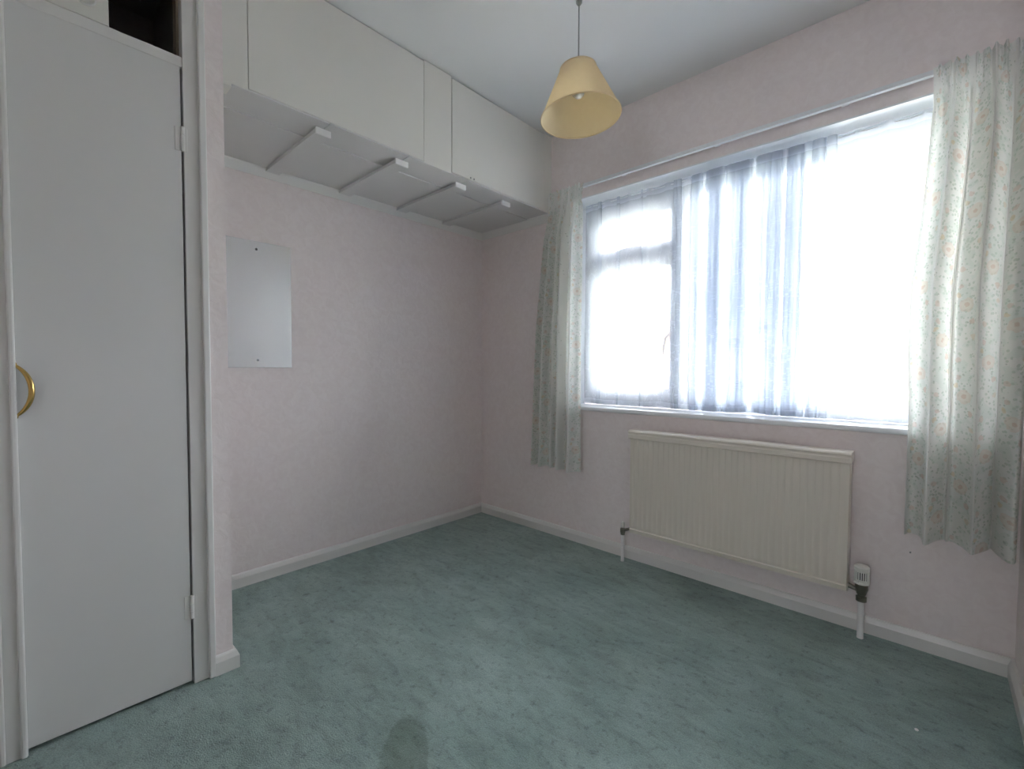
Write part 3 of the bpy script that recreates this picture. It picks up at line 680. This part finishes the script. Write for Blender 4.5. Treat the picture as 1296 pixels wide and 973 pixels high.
# ------------------------------------------------------------------ pendant lamp
PX, PY = 1.307, -0.734
pl = empty('pendant_lamp', (PX, PY, H)); tag(pl, 'cream tapered fabric shade hanging from the ceiling on a thin cord', 'pendant lamp')
MB().lathe([(0.012, H), (0.012, H - 0.006), (0.008, H - 0.012), (0.003, H - 0.018)], (PX, PY, 0), seg=18).build('ceiling_hook', CORD, pl, smooth='auto')
MB().tube([(PX, PY, H - 0.008), (PX, PY, 2.16)], 0.0026, 8).build('cord', CORD, pl, smooth=True)
nv_ = Vector((-0.0638, -0.0176, 1)).normalized()
B0 = Vector((1.3177, -0.7325, 1.9676)); hS = 0.181
sh = MB().lathe([(0.150, 0.0), (0.0676, hS)], B0, nv_, 64, caps=False).build('lamp_shade', SHADE, pl, smooth=True)
def ring(r, h, q, mt):
    e1 = nv_.orthogonal().normalized(); e2 = nv_.cross(e1)
    pts = [B0 + nv_ * h + (e1 * math.cos(a) + e2 * math.sin(a)) * r for a in [2 * math.pi * k / 64 for k in range(65)]]
    return MB().tube(pts, q, 8, caps=False).build('rim_binding', mt, sh, smooth=True)
ring(0.150, 0.0, 0.0028, SHADE); ring(0.0676, hS, 0.0025, SHADE)
e1 = nv_.orthogonal().normalized(); e2 = nv_.cross(e1); sp_ = MB(); hub = B0 + nv_ * (hS - 0.025)
for k in range(3):
    a = 2 * math.pi * k / 3 + 0.4; q = B0 + nv_ * (hS - 0.002) + (e1 * math.cos(a) + e2 * math.sin(a)) * 0.066
    sp_.tube([hub + (e1 * math.cos(a) + e2 * math.sin(a)) * 0.016, q], 0.0015, 6)
sp_.build('shade_carrier', SILLP, sh)
MB().lathe([(0.006, 2.172), (0.012, 2.166), (0.016, 2.145), (0.016, 2.128), (0.019, 2.126), (0.019, 2.118), (0.013, 2.116)], (PX, PY, 0), seg=20).build('lamp_holder', SILLP, pl, smooth='auto')
MB().lathe([(0.010, 2.120), (0.011, 2.108), (0.018, 2.094), (0.0235, 2.078), (0.0245, 2.066), (0.0215, 2.053), (0.014, 2.045), (0.003, 2.043)], (PX, PY, 0), seg=24).build('bulb', BULB, pl, smooth=True)

# ------------------------------------------------------------------ small things
tag(MB().lathe([(0.0028, 0.0), (0.0028, -0.006), (0.001, -0.007)], (2.283, 0.001, 0.345), (0, 1, 0), 10).build('nail', SCREW), 'tiny dark nail head in the pink wall below the wide curtain', 'nail')
tag(MB().lathe([(0.004, 0.0), (0.005, 0.002), (0.003, 0.004)], (2.319, -0.512, 0.0), (0, 0, 1), 8).build('lint_speck', BLOCKW), 'small white speck of lint lying on the carpet', 'lint')

# ------------------------------------------------------------------ outdoors beyond the window
GZ = -0.25
tag(MB().box(-70, 60, 0.32, 120, GZ - 0.2, GZ).build('lawn', LAWN), 'pale lawn stretching away outside the window', 'lawn', kind='structure')
PAVE = mat('pale_bounce_concrete', (0.56, 0.55, 0.52), 0.9, var=(1.5, 0.1))  # pale ground added to bounce daylight up to the ceiling
tag(MB().box(-8, 9, 0.32, 6.0, GZ, GZ + 0.03).build('bounce_forecourt', PAVE), 'pale concrete slab added outside the window to bounce light onto the ceiling', 'bounce paving', kind='structure')
tag(MB().box(-70, 60, 15.5, 20.5, GZ, GZ + 0.02).build('road', ROADM), 'grey road crossing beyond the front lawn', 'road', kind='structure')
def house(cx, y0, y1, hw, ze, zr, label):
    r = empty('house', (cx, y0, GZ)); tag(r, label, 'house')
    mb = MB(); b = 0
    prof = [(cx - hw, GZ), (cx + hw, GZ), (cx + hw, ze), (cx, zr), (cx - hw, ze)]
    mb.v = [(x, y0, z) for x, z in prof] + [(x, y1, z) for x, z in prof]
    mb.f = [(0, 1, 2, 3, 4), (9, 8, 7, 6, 5), (0, 5, 6, 1), (1, 6, 7, 2), (2, 7, 8, 3), (3, 8, 9, 4), (4, 9, 5, 0)]
    mb.build('wall', BRICK, r)
    rf = MB()
    for s in (-1, 1):
        q = [(cx, zr), (cx + s * (hw + 0.35), ze - 0.35 * (zr - ze) / hw), (cx + s * (hw + 0.35), ze + 0.15 - 0.35 * (zr - ze) / hw), (cx, zr + 0.16)]
        rf.extrude([(x, 0, z) for x, z in q], (0, y0 - 0.3, 0), (0, y1 + 0.3, 0))
    rf.build('roof', ROOF, r)
    MB().box(cx + 0.6, cx + 1.3, y0 + 3, y0 + 3.7, zr - 0.6, zr + 0.9).build('chimney', BRICK, r)
    for dx in (-hw * 0.5, hw * 0.5):
        wd = MB().box(cx + dx - 0.9, cx + dx + 0.9, y0 - 0.04, y0 + 0.02, 0.9, 2.0).build('window', UPVC, r)
        for k in (-0.43, 0.43): MB().box(cx + dx + k - 0.38, cx + dx + k + 0.38, y0 - 0.05, y0 - 0.03, 1.0, 1.9).build('pane', GASKET, wd)
    return r
house(-11.0, 30, 40, 4.6, 2.1, 4.9, 'brick bungalow with a clay tiled gable across the road')
house(-24.0, 34, 44, 5.0, 2.1, 4.6, 'brick bungalow farther down the road, partly behind its neighbour')
house(4.5, 38, 48, 5.0, 2.1, 4.7, 'brick bungalow standing behind the autumn tree')
def tree(name, x, y, h, spread, mleaf, nleaf, lsize, label, levels=4, seed=1, trunk=0.16):
    rnd = random.Random(seed); r = empty(name, (x, y, GZ)); tag(r, label, 'tree')
    tb = MB(); lf = MB()
    tips = []
    def grow(p, d, ln, rad, lv):
        q = p + d * ln * 0.5 + Vector((rnd.uniform(-1, 1), rnd.uniform(-1, 1), 0)) * ln * 0.05
        e = p + d * ln
        tb.tube([p, q, e], [rad, rad * 0.85, rad * 0.65], 6, caps=False)
        if lv <= 2: tips.append((q, ln)); tips.append((e, ln))
        if lv == 0: return
        for k in range(rnd.choice((2, 3, 3))):
            nd = (d + Vector((rnd.uniform(-1, 1), rnd.uniform(-1, 1), rnd.uniform(-0.35, 0.55))) * spread).normalized()
            grow(e, nd, ln * rnd.uniform(0.62, 0.82), rad * 0.6, lv - 1)
    grow(Vector((x, y, GZ - 0.1)), Vector((0, 0, 1)), h * 0.30, trunk, levels)
    tb.build('trunk', BARK, r, smooth=True)
    for i in range(nleaf):
        p, ln = rnd.choice(tips); c = p + Vector((rnd.gauss(0, 1), rnd.gauss(0, 1), rnd.gauss(0, 1))) * ln * 0.45
        n = Vector((rnd.uniform(-1, 1), rnd.uniform(-1, 1), rnd.uniform(-0.3, 1))).normalized(); a = n.orthogonal().normalized(); b2 = n.cross(a); s = lsize * rnd.uniform(0.6, 1.3)
        k = len(lf.v); lf.v += [tuple(c - a * s), tuple(c + b2 * s * 0.5), tuple(c + a * s), tuple(c - b2 * s * 0.5)]; lf.f.append((k, k + 1, k + 2, k + 3))
    tag(lf.build('foliage', mleaf, r, recalc=False), kind='stuff')
    return r
tree('autumn_tree', 1.3, 11.5, 7.5, 0.75, LEAFO, 5000, 0.06, 'bare-branched autumn tree with thin orange leaves on the lawn', 5, 5)
tree('evergreen_tree', -2.6, 14.0, 5.0, 0.6, LEAFG, 5000, 0.09, 'dark leafy evergreen beside the road', 4, 9)
tree('autumn_tree', -1.5, 24.0, 6.0, 0.75, LEAFO, 3500, 0.09, 'smaller orange-leaved tree on the far side of the road', 4, 21)
hb = MB(); rnd = random.Random(4)
for i in range(9000):
    c = Vector((rnd.uniform(-16, 10), 9.5 + rnd.uniform(-0.35, 0.35), GZ + rnd.uniform(0.0, 0.75)))
    n = Vector((rnd.uniform(-1, 1), rnd.uniform(-1, 1), rnd.uniform(-0.3, 1))).normalized(); a = n.orthogonal().normalized(); b2 = n.cross(a); s = 0.07
    k = len(hb.v); hb.v += [tuple(c - a * s), tuple(c + b2 * s * .6), tuple(c + a * s), tuple(c - b2 * s * .6)]; hb.f.append((k, k + 1, k + 2, k + 3))
hr = empty('hedge', (-3, 9.5, GZ)); tag(hr, 'low clipped hedge along the front of the lawn', 'hedge')
tag(hb.build('foliage', HEDGE, hr, recalc=False), kind='stuff')
MB().box(-16, 10, 9.25, 9.75, GZ, GZ + 0.55).build('hedge_core', HEDGE, hr)
